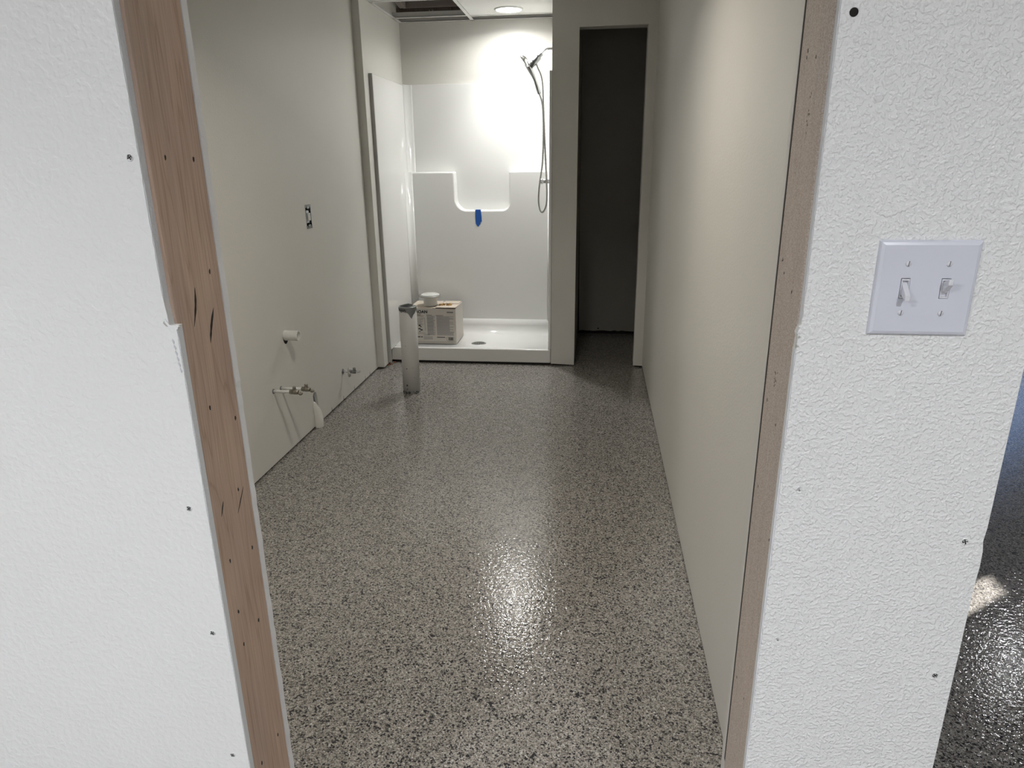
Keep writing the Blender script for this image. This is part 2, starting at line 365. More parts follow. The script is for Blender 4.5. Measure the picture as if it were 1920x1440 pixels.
# --- left washroom wall with the gap above the floor
wlw = struct(empty('wall_left'))
def wall_holes(x0, x1, ya, yb, za, zb, holes, m, parent, name='drywall_board'):
    ys = sorted({ya, yb, *[h[0] for h in holes], *[h[1] for h in holes]}); zs = sorted({za, zb, *[h[2] for h in holes], *[h[3] for h in holes]})
    bm = bmesh.new()
    for i in range(len(ys) - 1):
        for j in range(len(zs) - 1):
            c = ((ys[i] + ys[i + 1]) / 2, (zs[j] + zs[j + 1]) / 2)
            if any(h[0] < c[0] < h[1] and h[2] < c[1] < h[3] for h in holes): continue
            cube(bm, x0, x1, ys[i], ys[i + 1], zs[j], zs[j + 1])
    bmesh.ops.remove_doubles(bm, verts=bm.verts, dist=1e-5)
    dup = {}
    for f in list(bm.faces):
        k = tuple(sorted(v.index for v in f.verts)); 
    bm.verts.index_update()
    for f in list(bm.faces):
        k = tuple(sorted(v.index for v in f.verts)); dup.setdefault(k, []).append(f)
    bmesh.ops.delete(bm, geom=[f for fs in dup.values() if len(fs) > 1 for f in fs], context='FACES_ONLY')
    return link(name, bm, m, parent)
wall_holes(LX - T, LX, 1.031, 4.56, .010, 2.7, [(3.566, 3.636, 1.083, 1.185), (3.418, 3.474, .095, .198)], MP_IN, wlw)
box('wall_core', LX - .12, LX - T - .06, 1.031, 5.72, 0, 2.7, M_DARK, wlw)
# nib where the left wall steps in to the shower alcove
box('wall_nib', LX - T, -1.474, 4.56, 5.62, .012, 2.75, MP_IN, wlw)
# notches above the floor on the left wall
for y in (3.50, 3.66, 3.86, 4.06, 4.28, 4.38):
    bm = bmesh.new(); prism(bm, [(y - .003, .008), (y + .003, .008), (y + .001, .03 + random.uniform(0, .012)), (y - .001, .028)], 'x', LX - .001, LX + .0004); link('notch', bm, M_DARK, wlw)

# --- closet front wall: column, header, right stub ; side partition
wc = struct(empty('wall_closet_front'))
bm = bmesh.new()
prism(bm, [(-.2965, .012), (-.13, .006), (-.13, 2.19), (.293, 2.195), (.288, .012), (RX, .010), (RX, 2.7), (-.2965, 2.7)], 'y', CY, CY + T)
link('drywall_board', bm, MP_IN, wc)
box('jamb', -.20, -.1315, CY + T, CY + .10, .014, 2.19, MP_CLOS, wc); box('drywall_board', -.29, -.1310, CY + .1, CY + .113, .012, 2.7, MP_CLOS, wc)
box('jamb', .291, RX, CY + T, CY + .113, .014, 2.193, MP_IN, wc)
box('header', -.131, RX, CY + T, CY + .113, 2.193, 2.7, MP_IN, wc)
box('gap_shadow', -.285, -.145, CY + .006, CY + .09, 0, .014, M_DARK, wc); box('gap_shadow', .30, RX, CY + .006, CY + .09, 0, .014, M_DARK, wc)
wq = struct(empty('wall_closet_side'))
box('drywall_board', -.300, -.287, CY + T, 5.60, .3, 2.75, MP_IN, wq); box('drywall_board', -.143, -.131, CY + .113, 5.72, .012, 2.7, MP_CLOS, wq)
box('wall_core', -.286, -.144, CY + .114, 5.72, 0, 2.7, M_DARK, wq)
wb = struct(empty('wall_back'))
box('drywall_board', -1.65, -.287, 5.476, 5.49, .3, 2.43, MP_IN, wb)
box('wall_core', -1.65, -.287, 5.4905, 5.60, 0, 2.75, M_DARK, wb)
bm = bmesh.new(); e = [(x / 100, .028 + random.uniform(-.003, .004)) for x in range(36, -15, -3)]
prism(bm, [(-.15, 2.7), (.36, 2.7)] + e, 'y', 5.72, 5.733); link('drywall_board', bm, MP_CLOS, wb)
box('wall_core', -.2, .6, 5.734, 5.85, 0, 2.7, M_DARK, wb)
bm = bmesh.new(); prism(bm, [(.035, .05), (.045, .055), (.05, .045), (.04, .04)], 'y', 5.718, 5.7205); link('chip', bm, M_DARK, wb)
# other room shell
for n_, a in (('wall_far', (.527, 4.72, 7.0, 7.12, 0, 2.6)), ):
    bm = bmesh.new()
    for b_ in ((.527, 3.6, 0, 2.6), (4.5, 4.72, 0, 2.6), (3.6, 4.5, 0, .5), (3.6, 4.5, 1.7, 2.6)): cube(bm, b_[0], b_[1], 7.0, 7.12, b_[2], b_[3])
    struct(link(n_, bm, MP_ROOM))
bm = bmesh.new()
for y0, y1, z0, z1 in ((-4.1, 4.46, 0, 2.6), (4.65, 7.12, 0, 2.6), (4.46, 4.65, 0, 1.545), (4.46, 4.65, 2.0, 2.6)): cube(bm, 4.6, 4.72, y0, y1, z0, z1)
struct(link('wall_outer', bm, MP_ROOM))
struct(box('wall_rear', -4.1, 4.72, -4.12, -4.0, 0, 2.6, MP_ROOM)); struct(box('wall_outer', -4.12, -4.0, -4.1, FY + .02, 0, 2.6, MP_ROOM))
def window(n, x0, x1, y0, y1, z0, z1, ax):
    w_ = struct(empty('window_%d' % n))
    bm = bmesh.new(); t = .02
    if ax == 'y':
        for a in ((x0, x0 + t, z0, z1), (x1 - t, x1, z0, z1), (x0, x1, z0, z0 + t), (x0, x1, z1 - t, z1), ((x0 + x1) / 2 - .015, (x0 + x1) / 2 + .015, z0, z1)): cube(bm, a[0], a[1], y0 + .03, y0 + .07, a[2], a[3])
    else:
        t = .008
        for a in ((y0, y0 + t, z0, z1), (y1 - t, y1, z0, z1), (y0, y1, z0, z0 + t), (y0, y1, z1 - t, z1)): cube(bm, x0 + .03, x0 + .07, a[0], a[1], a[2], a[3])
    link('window_frame', bm, M_TBAR, w_)
window(1, 3.6, 4.5, 7.0, 7.12, .5, 1.7, 'y'); window(2, 4.6, 4.72, 4.46, 4.65, 1.545, 2.0, 'x')
# ceilings
struct(box('ceiling', -4.1, 4.72, -4.1, 1.03, 2.41, 2.5, MP_ROOM)); struct(box('ceiling', XEND, 4.72, 1.03, 7.1, 2.41, 2.5, MP_ROOM))
struct(box('ceiling', -1.65, .36, 1.03, 4.18, 2.382, 2.45, M_TILE)); struct(box('ceiling', -.14, .36, 4.86, 5.8, 2.382, 2.45, MP_CLOS))
g = struct(empty('ceiling_grid'))
def tee(name, x0, x1, y0, y1, z=2.38):
    bm = bmesh.new(); cube(bm, x0, x1, y0, y1, z - .002, z)
    mx, my = (x0 + x1) / 2, (y0 + y1) / 2
    if y1 - y0 > x1 - x0: cube(bm, mx - .001, mx + .001, y0, y1, z, z + .035)
    else: cube(bm, x0, x1, my - .001, my + .001, z, z + .035)
    return link(name, bm, M_TBAR, g)
tee('main_tee', -.937, -.913, 4.18, 5.476); tee('main_tee', -.327, -.303, 4.18, CY)
tee('cross_tee', -1.474, -.938, 5.287, 5.311); tee('cross_tee', -.912, -.301, 5.30, 5.324)
tee('cross_tee', -1.474, -.938, 4.758, 4.782); tee('cross_tee', -.912, -.301, 4.68, 4.704)
def angle(x0, x1, y0, y1, side):
    bm = bmesh.new(); cube(bm, x0, x1, y0, y1, 2.378, 2.380)
    if side == 'l': cube(bm, x0, x0 + .0015, y0, y1, 2.378, 2.405)
    if side == 'b': cube(bm, x0, x1, y1 - .0015, y1, 2.378, 2.405)
    link('wall_angle', bm, M_TBAR, g)
angle(-1.473, -1.450, 4.19, 5.474, 'l'); angle(-1.45, -.301, 5.454, 5.474, 'b')
# a tile lies in each closed bay; the back left bay is open
for i, (x0, x1, y0, y1) in enumerate(((-.911, -.302, 4.706, 5.308), (-1.448, -.939, 4.19, 4.77), (-.911, -.302, 4.19, 4.69), (-.301, .35, 4.19, CY - .002))):
    box('ceiling_tile', x0, x1, y0, y1, 2.3805, 2.393, M_TILE, g)
# above the grid
pl = struct(empty('ceiling_deck'))
box('deck', -1.70, .40, 4.10, 5.9, 2.75, 2.78, M_JOIST, pl)
box('blocking_or_light_stop', -1.64, .36, 4.12, 4.18, 2.38, 2.75, M_JOIST, pl)  # added panel closing the space above the grid to sky light
box('blocking_or_light_stop', -1.70, -1.6, 4.1, 5.62, 2.38, 2.75, M_JOIST, pl); box('blocking_or_light_stop', .36, .40, 4.1, 5.9, 2.38, 2.75, M_JOIST, pl); box('blocking_or_light_stop', -1.65, .36, 5.61, 5.65, 2.38, 2.75, M_JOIST, pl); box('blocking_or_light_stop', -.12, .36, 5.74, 5.8, 2.38, 2.75, M_JOIST, pl)  # added sides and back keeping stray sky light out
for y in (4.6, 4.95): box('joist', -1.47, -.30, y, y + .038, 2.56, 2.749, M_JOIST, pl)
M_PLATEW = mat('weathered_plate', (.30, .26, .235), .8)
box('top_plate', -1.42, -.30, 5.40, 5.475, 2.462, 2.515, M_PLATEW, pl)
box('top_plate', -1.47, -.30, 5.41, 5.475, 2.432, 2.46, M_JOIST, pl)
bm = bmesh.new(); prism(bm, [(4.95, 2.52), (4.99, 2.50), (5.39, 2.458), (5.39, 2.50)], 'x', -1.44, -1.395); link('blocking_or_light_stop', bm, M_PLATEW, pl)
box('hanger', -1.17, -1.14, 5.10, 5.13, 2.50, 2.56, M_PLATEW, pl)
for x in (-1.225, -1.203, -1.0): rod('nail', (x, 5.398, 2.44), (x, 5.41, 2.44), .003, M_STEEL, pl, 8)

# ------------------------------------------------------------------ shower unit
SU = thing('shower_surround', 'glossy white one piece shower stall with moulded shelves and low curb in the alcove', 'shower', (-.885, 5.05, 0))
SLX, SRX, SF = -1.452, -.316, 4.66
GY = 5.452
ch = []
# side panels (with front edge) and back panel
ch.append(box('side_panel', -1.4735, SLX, SF, 5.475, .11, 1.95, M_GEL, None, .003))
ch.append(box('front_flange', -1.4740, SLX + .0012, SF - .0015, SF + .012, .02, 1.951, M_GELS, None))
ch.append(box('side_panel', SRX, -.3005, CY - .001, 5.475, .11, 1.95, M_GEL, None, .004))
ch.append(box('front_flange', -.304, -.2975, CY - .006, CY + .002, .12, 1.948, M_GEL, None, .002))
ch.append(box('back_panel', -1.4735, -.3005, GY, 5.4755, .11, 1.957, M_GEL, None, .003))
# rounded vertical corner covers
def cove(x, y, sx, r, z0, z1, n=8):
    bm = bmesh.new(); pts = [(x, y)]
    for k in range(n + 1):
        a = math.pi / 2 * k / n
        pts.append((x + sx * (r - r * math.cos(a)) if False else x + sx * r * (1 - math.sin(a)), y - r * (1 - math.cos(a))))
    prism(bm, pts, 'z', z0, z1); return link('corner_cove', bm, M_GEL, None, False)
for o in (cove(SLX, GY, 1, .055, .06, 1.9565), cove(SRX, GY, -1, .055, .06, 1.9565)):
    for p in o.data.polygons: p.use_smooth = abs(p.normal.z) < .5
    ch.append(o)
# lower moulded body with the two shelves
LF = 5.352
pts = [(SLX - .001, .07), (SLX - .001, 1.333), (-1.078, 1.333)]
for k in range(9):
    a = math.pi / 2 * k / 8; pts.append((-1.074 + .085 * (1 - math.cos(a)), 1.134 - .085 * math.sin(a) ))
for k in range(9):
    a = math.pi / 2 * (8 - k) / 8; pts.append((-.660 - .055 * (1 - math.cos(a)), 1.105 - .055 * math.sin(a)))
pts += [(-.658, 1.335), (SRX + .001, 1.335), (SRX + .001, .07)]
bm = bmesh.new(); prism(bm, pts, 'y', LF, GY + .003)
ch.append(link('moulded_shelf', bm, M_GEL, None, False, .014, 5))
# covers where the moulded body meets the side panels
for sx, xx in ((1, SLX), (-1, SRX)):
    o = cove(xx, LF, sx, .05, .07, 1.333); 
    for p in o.data.polygons: p.use_smooth = abs(p.normal.z) < .5
    ch.append(o)
# pan: sloped floor, back and side coves, curb
bm = bmesh.new()
prof = [(CY + .004, .098), (CY + .012, .108), (CY + .030, .1115), (CY + .045, .108), (CY + .060, .095), (CY + .085, .086), (5.10, .078), (5.27, .084), (5.31, .092), (5.338, .115), (5.349, .15), (5.352, .20), (5.36, .20), (5.36, .02), (CY + .004, .02)]
prism(bm, prof, 'x', SLX - .001, SRX + .001); o = link('pan', bm, M_GEL, None)
for p in o.data.polygons: p.use_smooth = len(p.vertices) == 4
ch.append(o)
for sx, xx in ((1, SLX), (-1, SRX)):
    bm = bmesh.new(); q = [(xx, .07)]
    for k in range(7):
        a = math.pi / 2 * k / 6; q.append((xx + sx * .04 * (1 - math.sin(a)), .075 + .04 * (1 - math.cos(a))))
    A = [(x, z) for x, z in q]; prism(bm, A, 'y', CY + .05, LF + .002); o = link('pan_cove', bm, M_GEL, None)
    for p in o.data.polygons: p.use_smooth = abs(p.normal.y) < .5
    ch.append(o)
ch.append(box('curb', -1.4735, -.2985, CY + .001, CY + .022, .014, .112, M_GEL, None, .007, 3))
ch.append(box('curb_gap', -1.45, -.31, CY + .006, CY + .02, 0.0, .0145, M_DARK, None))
ch.append(box('soap_slot', -.545, -.478, 5.382, 5.388, 1.3345, 1.3358, M_DARK, None))
fit(SU, *ch)
# drain
DR = thing('shower_drain', 'round steel strainer set in the white shower floor', 'drain', (-.866, 5.02, .08))
bm = bmesh.new(); lathe(bm, [(.056, .0008), (.055, .003), (.050, .0036), (.046, .003), (.0001, .003)], (-.866, 5.02, .0792), 'z', 36); a = link('strainer', bm, M_STEEL, None, True)
bm = bmesh.new()
for rr, n in ((.036, 16), (.024, 11), (.012, 6)):
    for k in range(n):
        A = 2 * math.pi * k / n; c_ = Vector((-.866 + rr * math.cos(A), 5.02 + rr * math.sin(A), .0821)); tube(bm, [c_, c_ + Vector((0, 0, .0007))], .0038, 8)
b = link('drain_holes', bm, M_DARK); b['kind'] = 'stuff'; fit(DR, a, b)

# hand shower on its arm
SY = 5.10
def P(x, z, y=SY): return (x, y, z)
HS = thing('hand_shower', 'chrome handheld shower on a bent arm with a looping metal hose', 'shower head', (-.30, SY, 2.12))
c_ = []
c_.append(pipe('arm', smooth_path([P(-.299, 2.122), P(-.335, 2.124), P(-.360, 2.120), P(-.380, 2.107), P(-.398, 2.089)]), .0085, M_CHROME))
bm = bmesh.new(); lathe(bm, [(.028, 0), (.026, -.006), (.012, -.01)], (-.300, SY, 2.122), 'x', 28); c_.append(link('arm_flange', bm, M_CHROME, None, True))
c_.append(rod('nut', P(-.392, 2.095), P(-.412, 2.074), .0135, M_DCHR, None, 8, .001))
bm = bmesh.new(); tube(bm, [P(-.408, 2.079), P(-.412, 2.074), P(-.44, 2.045), P(-.468, 2.017), P(-.471, 2.014)], [.012, .0195, .0215, .018, .012], 20); c_.append(link('bracket', bm, M_DCHR, None, True))
u = Vector((.60, 0, -.80)); nrm = Vector((-.80, 0, -.60)); hc = Vector(P(-.505, 2.052))
# head: lathe along nrm
bm = bmesh.new(); prof = [(.0001, -.020), (.022, -.018), (.040, -.008), (.050, .002), (.050, .009), (.046, .012), (.0001, .012)]
vv = nrm.cross(u); rings = []
for r, h in prof:
    rings.append([bm.verts.new(hc + nrm * h + (u * math.cos(k * math.pi / 16) + vv * math.sin(k * math.pi / 16)) * r) for k in range(32)])
for A, B in zip(rings, rings[1:]):
    for k in range(32): bm.faces.new((A[k], A[(k + 1) % 32], B[(k + 1) % 32], B[k]))
c_.append(link('spray_head', bm, M_CHROME, None, True))
bm = bmesh.new()
rings = []
for r, h in ((.042, .0121), (.041, .0135), (.0001, .0135)): rings.append([bm.verts.new(hc + nrm * h + (u * math.cos(k * math.pi / 16) + vv * math.sin(k * math.pi / 16)) * r) for k in range(32)])
for A, B in zip(rings, rings[1:]):
    for k in range(32): bm.faces.new((A[k], A[(k + 1) % 32], B[(k + 1) % 32], B[k]))
c_.append(link('spray_face', bm, M_DCHR))
hp = smooth_path([P(-.495, 2.036), P(-.468, 1.99), P(-.445, 1.945), P(-.426, 1.895), P(-.408, 1.842)], 5)
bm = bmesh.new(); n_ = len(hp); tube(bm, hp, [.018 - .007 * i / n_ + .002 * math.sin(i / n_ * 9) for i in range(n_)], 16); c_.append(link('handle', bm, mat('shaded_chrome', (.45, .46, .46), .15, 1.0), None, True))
c_.append(rod('mode_lever', P(-.487, 2.02, SY - .004), P(-.489, 1.998, SY - .004), .006, M_DCHR, None, 10, .001))
hose = smooth_path([P(-.428, 2.03), P(-.415, 2.00), P(-.397, 1.962), P(-.385, 1.90), P(-.380, 1.78), P(-.374, 1.62), P(-.366, 1.45), P(-.353, 1.27, SY - .05), P(-.350, 1.17, SY - .05), P(-.356, 1.10, SY - .04), P(-.373, 1.06, SY - .02), P(-.390, 1.05, SY), P(-.404, 1.068, SY + .0), P(-.413, 1.12, SY), P(-.409, 1.2, SY - .03), P(-.398, 1.28, SY - .045), P(-.386, 1.38, SY - .02), P(-.381, 1.5), P(-.380, 1.64), P(-.384, 1.74), P(-.393, 1.80), P(-.408, 1.842)], 14)
bm = bmesh.new(); tube(bm, hose, [.0062 + (.0007 if i % 2 else -.0007) for i in range(len(hose))], 8); c_.append(link('hose', bm, M_STEEL, None, True))
fit(HS, *c_)
SV = thing('shower_valve', 'chrome shower control with a lever knob low on the right shower side behind the hose', 'valve', (-.316, SY, 1.264))
bm = bmesh.new(); lathe(bm, [(.030, 0), (.029, -.006), (.022, -.009), (.020, -.02)], (-.3165, SY, 1.264), 'x', 30); a = link('escutcheon', bm, M_CHROME, None, True)
b = rod('stem', (-.33, SY, 1.264), (-.385, SY, 1.264), .016, M_CHROME, None, 24, .002)
bm = bmesh.new(); bmesh.ops.create_uvsphere(bm, u_segments=20, v_segments=12, radius=.021); bmesh.ops.translate(bm, vec=(-.392, SY, 1.264), verts=bm.verts); c = link('knob', bm, M_CHROME, None, True)
fit(SV, a, b, c)

# blue tape on the ledge
bm = bmesh.new(); yT = LF - .0012
prof = [(-.922, 1.052), (-.879, 1.05), (-.874, 1.0), (-.873, .963), (-.882, .960), (-.886, .942), (-.893, .938), (-.900, .925), (-.908, .928), (-.921, .948), (-.923, 1.0)]
prism(bm, prof, 'y', yT - .0006, yT + .0006)
cube(bm, -.919, -.884, yT - .0004, LF + .035, 1.0505, 1.0525)
BT = link('painters_tape', bm, M_BLUE); BT['label'] = 'torn strip of blue masking tape hanging from the shower ledge'; BT['category'] = 'tape'

# ------------------------------------------------------------------ carton and what lies on it
BX0, BX1, BY0, BY1, BZ0, BZ1 = -1.385, -1.026, 4.965, 5.245, .0865, .362
CB = thing('cardboard_carton', 'white printed cardboard carton standing in the shower', 'box', ((BX0 + BX1) / 2, (BY0 + BY1) / 2, BZ0))
c_ = [box('carton_body', BX0, BX1, BY0, BY1, BZ0, BZ1 - .004, M_CARDB, None, .0015)]
c_.append(box('flap', BX0, -1.17, BY0 + .001, BY1 - .001, BZ1 - .0035, BZ1 - .0005, M_CARDT)); 
bm = bmesh.new(); prism(bm, [(BY0 - .002, BZ1 + .003), (BY0 - .002, BZ1 + .005), (5.12, BZ1 + .001), (5.12, BZ1 - .001)], 'x', -1.178, BX1 + .001); c_.append(link('flap', bm, M_CARDT))
bm = bmesh.new(); prism(bm, [(5.135, BZ1 - .001), (5.135, BZ1 + .003), (BY1, BZ1 + .001), (BY1, BZ1 - .001)], 'x', -1.16, BX1 - .008); c_.append(link('flap', bm, M_CARDT))
c_.append(box('flap_seam', -1.20, BX1 - .002, BY0 - .0012, BY0 + .003, BZ1 - .005, BZ1 - .0015, mat('seam_shadow_board', (.16, .09, .07), .8)))
yF = BY0 - .0006
def text(s, size, x, z, m, bold=0.0, sx=1):
    cu = bpy.data.curves.new('lettering', 'FONT'); cu.body = s; cu.size = size; cu.extrude = .0002; cu.offset = bold; cu.space_character = 1.03
    o = bpy.data.objects.new('lettering', cu); COL.objects.link(o)
    dg = bpy.context.evaluated_depsgraph_get(); me = bpy.data.meshes.new_from_object(o.evaluated_get(dg)); bpy.data.objects.remove(o)
    n = bpy.data.objects.new('lettering', me); COL.objects.link(n); me.materials.clear(); me.materials.append(m)
    for v in me.vertices: v.co = Vector((x + v.co.x * sx, yF - v.co.z, z + v.co.y))
    return n
c_.append(text('BROAN', .030, -1.352, .322, M_BLK, .0014, 1.05))
bm = bmesh.new(); rnd = random.Random(3)
def bar(x0, x1, z0, z1): cube(bm, x0, x1, yF - .0002, yF + .0003, z0, z1)
x = -1.093
while x < -1.048: bar(x, x + .0045, .325 + rnd.uniform(0, .002), .3345); x += .0062
x = -1.345
for z, x1 in ((.3115, -1.292), (.304, -1.30)):
    while x < x1: bar(x, x + .004, z, z + .0035); x += .0055
    x = -1.345
bar(-1.345, -1.275, .298, .3005); bar(-1.251, -1.208, .3055, .3085); 
x = -1.18
while x < -1.122: bar(x, x + .007, .303, .3065); x += .0085
# barcode block, frame lines
for a in ((-1.1, -1.041, .1395, .1405), (-1.1, -1.041, .1085, .1095), (-1.1, -1.099, .1085, .1405), (-1.042, -1.041, .1085, .1405)): bar(*a)
x = -1.089
while x < -1.049:
    w_ = rnd.choice((.0012, .002, .0032)); bar(x, x + w_, .1135, .137); x += w_ + rnd.choice((.0012, .002))
x = -1.176
while x < -1.12: bar(x, x + .005, .1335, .140); x += .0062
bar(-1.117, -1.103, .1335, .1345)
for a in ((-1.33, -1.305), (-1.30, -1.288)): bar(a[0], a[1], .134, .141)
bar(-1.345, -1.265, .2835, .285); bar(-1.266, -1.2645, .19, .285); bar(-1.345, -1.262, .166, .1675)
# small drawing of parts in the left panel
for a in ((-1.315, -1.300, .222, .232), (-1.305, -1.292, .215, .221), (-1.318, -1.30, .197, .205), (-1.303, -1.285, .188, .197), (-1.312, -1.304, .176, .183)): bar(*a)
c_.append(link('print_black', bm, M_BLK)); c_[-1]['kind'] = 'stuff'
bm = bmesh.new()
z = .298
while z > .15:
    e_ = rnd.choice((-1.192, -1.20, -1.186)); bar(-1.248, e_, z, z + .0022); z -= .0048
z = .296
while z > .15:
    e_ = rnd.choice((-1.048, -1.043, -1.075)); bar(-1.175, e_, z, z + .0026); z -= .0062
for z in (.157, .151, .138, .132, .126, .120): bar(-1.28, -1.21 if z < .145 else -1.23, z, z + .002)
for k in range(9): bar(-1.34 + .002 * k, -1.285 + rnd.uniform(-.01, .01), .275 - k * .0055, .2765 - k * .0055)
bar(-1.38, -1.03, .0985, .1005)
c_.append(link('print_grey', bm, M_GRY)); c_[-1]['kind'] = 'stuff'
fit(CB, *c_)
# closet flange
FX, FYY = -1.236, 5.055
CF = thing('closet_flange', 'white plastic toilet flange with metal ring lying on the carton', 'flange', (FX, FYY, BZ1))
bm = bmesh.new(); lathe(bm, [(.049, 0), (.052, .004), (.052, .070), (.060, .074)], (FX, FYY, BZ1 + .003), 'z', 40); a = link('flange_body', bm, M_PVC, None, True)
bm = bmesh.new(); lathe(bm, [(.060, .073), (.086, .0745), (.088, .077), (.088, .080), (.085, .082), (.070, .082)], (FX, FYY, BZ1), 'z', 44); b = link('flange_ring', bm, M_STEEL, None, True)
bm = bmesh.new(); lathe(bm, [(.070, .080), (.070, .087), (.060, .091), (.035, .088), (.034, .091), (.022, .092), (.0001, .092)], (FX, FYY, BZ1), 'z', 40); c = link('test_cap', bm, M_PVC, None, True)
fit(CF, a, b, c)
def bolt(x, y, ang, label):
    t = thing('closet_bolt', label, 'bolt', (x, y, BZ1 + .003), 'brass bolts beside the toilet flange')
    bm = bmesh.new(); n = 24; rings = []
    for k in range(n):
        A = 2 * math.pi * k / n; c0 = Vector((x + .019 * math.cos(A), y + .019 * math.sin(A), BZ1 + .0055))
        d = Vector((math.cos(A), math.sin(A), 0))
        rings.append([bm.verts.new(c0 + (d * math.cos(q * math.pi / 4) + Vector((0, 0, 1)) * math.sin(q * math.pi / 4) * .6) * .0045) for q in range(8)])
    for k in range(n):
        A, B = rings[k], rings[(k + 1) % n]
        for q in range(8): bm.faces.new((A[q], A[(q + 1) % 8], B[(q + 1) % 8], B[q]))
    a = link('washer', bm, M_BRASS, None, True)
    d = Vector((math.cos(ang), math.sin(ang), 0)) * .024; p = Vector((x, y, BZ1 + .0125))
    b = rod('shank', p - d, p + d, .004, M_BRASS, None, 10)
    c = rod('nut', p + d * .2, p + d * .6, .0085, M_BRASS, None, 6)
    fit(t, a, b, c)
bolt(-1.146, 5.055, .5, 'brass bolt lying on the carton nearest to the toilet flange')
bolt(-1.096, 5.065, -.4, 'brass bolt lying on the carton nearer its right edge')

# ------------------------------------------------------------------ capped drain pipe standing on the floor
PX, PY, PH, PR = -1.150, 4.085, .552, .0545
DP = thing('standing_pipe', 'white drain pipe standing out of the speckled floor, top taped over', 'pipe', (PX, PY, 0))
bm = bmesh.new(); tube(bm, [(PX, PY, -.02), (PX + .004, PY, PH)], PR, 40); a = link('pipe_body', bm, M_PIPE)
for p in a.data.polygons: p.use_smooth = len(p.vertices) == 4
bm = bmesh.new(); n = 48; r0 = PR + .0012; top = []; bot = []; mid = []
cxp = PX + .004
for k in range(n):
    A = 2 * math.pi * k / n
    dd = .018 + .008 * math.sin(A * 3 + 1) + .004 * math.sin(A * 11)
    da = (A - math.radians(-52) + math.pi) % (2 * math.pi) - math.pi
    dd += .055 * max(0, 1 - abs(da) / .62)
    mid.append(bm.verts.new((cxp + r0 * math.cos(A), PY + r0 * math.sin(A), PH + .002)))
    top.append(bm.verts.new((cxp + (r0 - .006) * math.cos(A), PY + (r0 - .006) * math.sin(A), PH + .005 + .002 * math.sin(A * 5))))
    bot.append(bm.verts.new((cxp + (r0 + .0006) * math.cos(A), PY + (r0 + .0006) * math.sin(A), PH - dd)))
ctr = bm.verts.new((cxp, PY, PH + .004))
for k in range(n):
    j = (k + 1) % n
    bm.faces.new((bot[k], bot[j], mid[j], mid[k])); bm.faces.new((mid[k], mid[j], top[j], top[k])); bm.faces.new((top[k], top[j], ctr))
b = link('duct_tape', bm, M_DUCT, None, False)
bm = bmesh.new()
for q in range(5):
    y = PY - .036 + q * .018; hw = math.sqrt(max(0, PR ** 2 - (y - PY) ** 2)) * .85
    vs = [(cxp - hw, y, PH + .007), (cxp - hw * .2, y + .006, PH + .012), (cxp + hw * .7, y - .003, PH + .008), (cxp + hw * .65, y + .006, PH + .007), (cxp - hw * .25, y + .014, PH + .007), (cxp - hw, y + .008, PH + .006)]
    f = [bm.verts.new(v) for v in vs]; g_ = [bm.verts.new((v[0], v[1], v[2] - .002)) for v in vs]; bm.faces.new(f); bm.faces.new(g_[::-1])
    for i in range(6): bm.faces.new((f[i], f[(i + 1) % 6], g_[(i + 1) % 6], g_[i]))
c = link('tape_wrinkles', bm, M_DUCT)
bm = bmesh.new(); k0 = []
for k in range(25):
    A = math.radians(-150 + k * 2.6); zz = .534 + .004 * math.sin(k)
    k0.append((bm.verts.new((cxp + (r0 + .0012) * math.cos(A), PY + (r0 + .0012) * math.sin(A), zz)), bm.verts.new((cxp + (r0 + .0012) * math.cos(A), PY + (r0 + .0012) * math.sin(A), zz + .010))))
for A, B in zip(k0, k0[1:]): bm.faces.new((A[0], B[0], B[1], A[1]))
d = link('tape_shadow_fold', bm, M_DUCTD)
# little dark scabs on the pipe and at its foot
bm = bmesh.new()
for A, z, s in ((-100, .165, .004), (-104, .055, .007), (-104, .03, .004), (-60, .17, .003), (-52, .105, .003)):
    A = math.radians(A); c0 = Vector((PX + PR * math.cos(A), PY + PR * math.sin(A), z)); bmesh.ops.create_icosphere(bm, subdivisions=1, radius=s, matrix=Matrix.Translation(c0) @ Matrix.Diagonal((1, .35, 1, 1)))
for k in range(16):
    A = math.radians(random.uniform(-140, -20)); c0 = Vector((PX + (PR + .001) * math.cos(A), PY + (PR + .001) * math.sin(A), random.uniform(0, .012))); bmesh.ops.create_icosphere(bm, subdivisions=1, radius=random.uniform(.003, .007), matrix=Matrix.Translation(c0))
e = link('dirt_scab', bm, M_DUCTD); e['kind'] = 'stuff'
fit(DP, a, b, c, d, e)

# ------------------------------------------------------------------ fittings on the left wall
# sink drain stub
SD = thing('drain_stub', 'short white drain pipe sticking out of the left wall', 'pipe', (LX, 3.165, .588))
bm = bmesh.new(); n = 36; L = .072; cz_ = .590; cyy = 3.165
prof = [(.0255, -.03), (.0255, L), (.0200, L), (.0200, -.03)]
rings = [[bm.verts.new((LX + h, cyy + r * math.cos(2 * math.pi * k / n), cz_ + r * math.sin(2 * math.pi * k / n))) for k in range(n)] for r, h in prof]
for A, B in zip(rings, rings[1:]):
    for k in range(n): bm.faces.new((A[k], A[(k + 1) % n], B[(k + 1) % n], B[k]))
a = link('pipe_body', bm, M_PVC, None); 
bm = bmesh.new(); tube(bm, [(LX - .02, cyy, cz_), (LX + .045, cyy, cz_)], .0201, 30); b = link('pipe_bore', bm, M_PVC, None)
q = []
for k in range(20):
    A = 2 * math.pi * k / 20; q.append((cyy + .003 + .029 * math.cos(A), cz_ - .006 + (.031 if math.sin(A) > 0 else .038) * math.sin(A)))
bm = bmesh.new(); prism(bm, q, 'x', LX + .0002, LX + .0008); c = link('wall_hole', bm, M_DARK, None)
fit(SD, a, b, c)
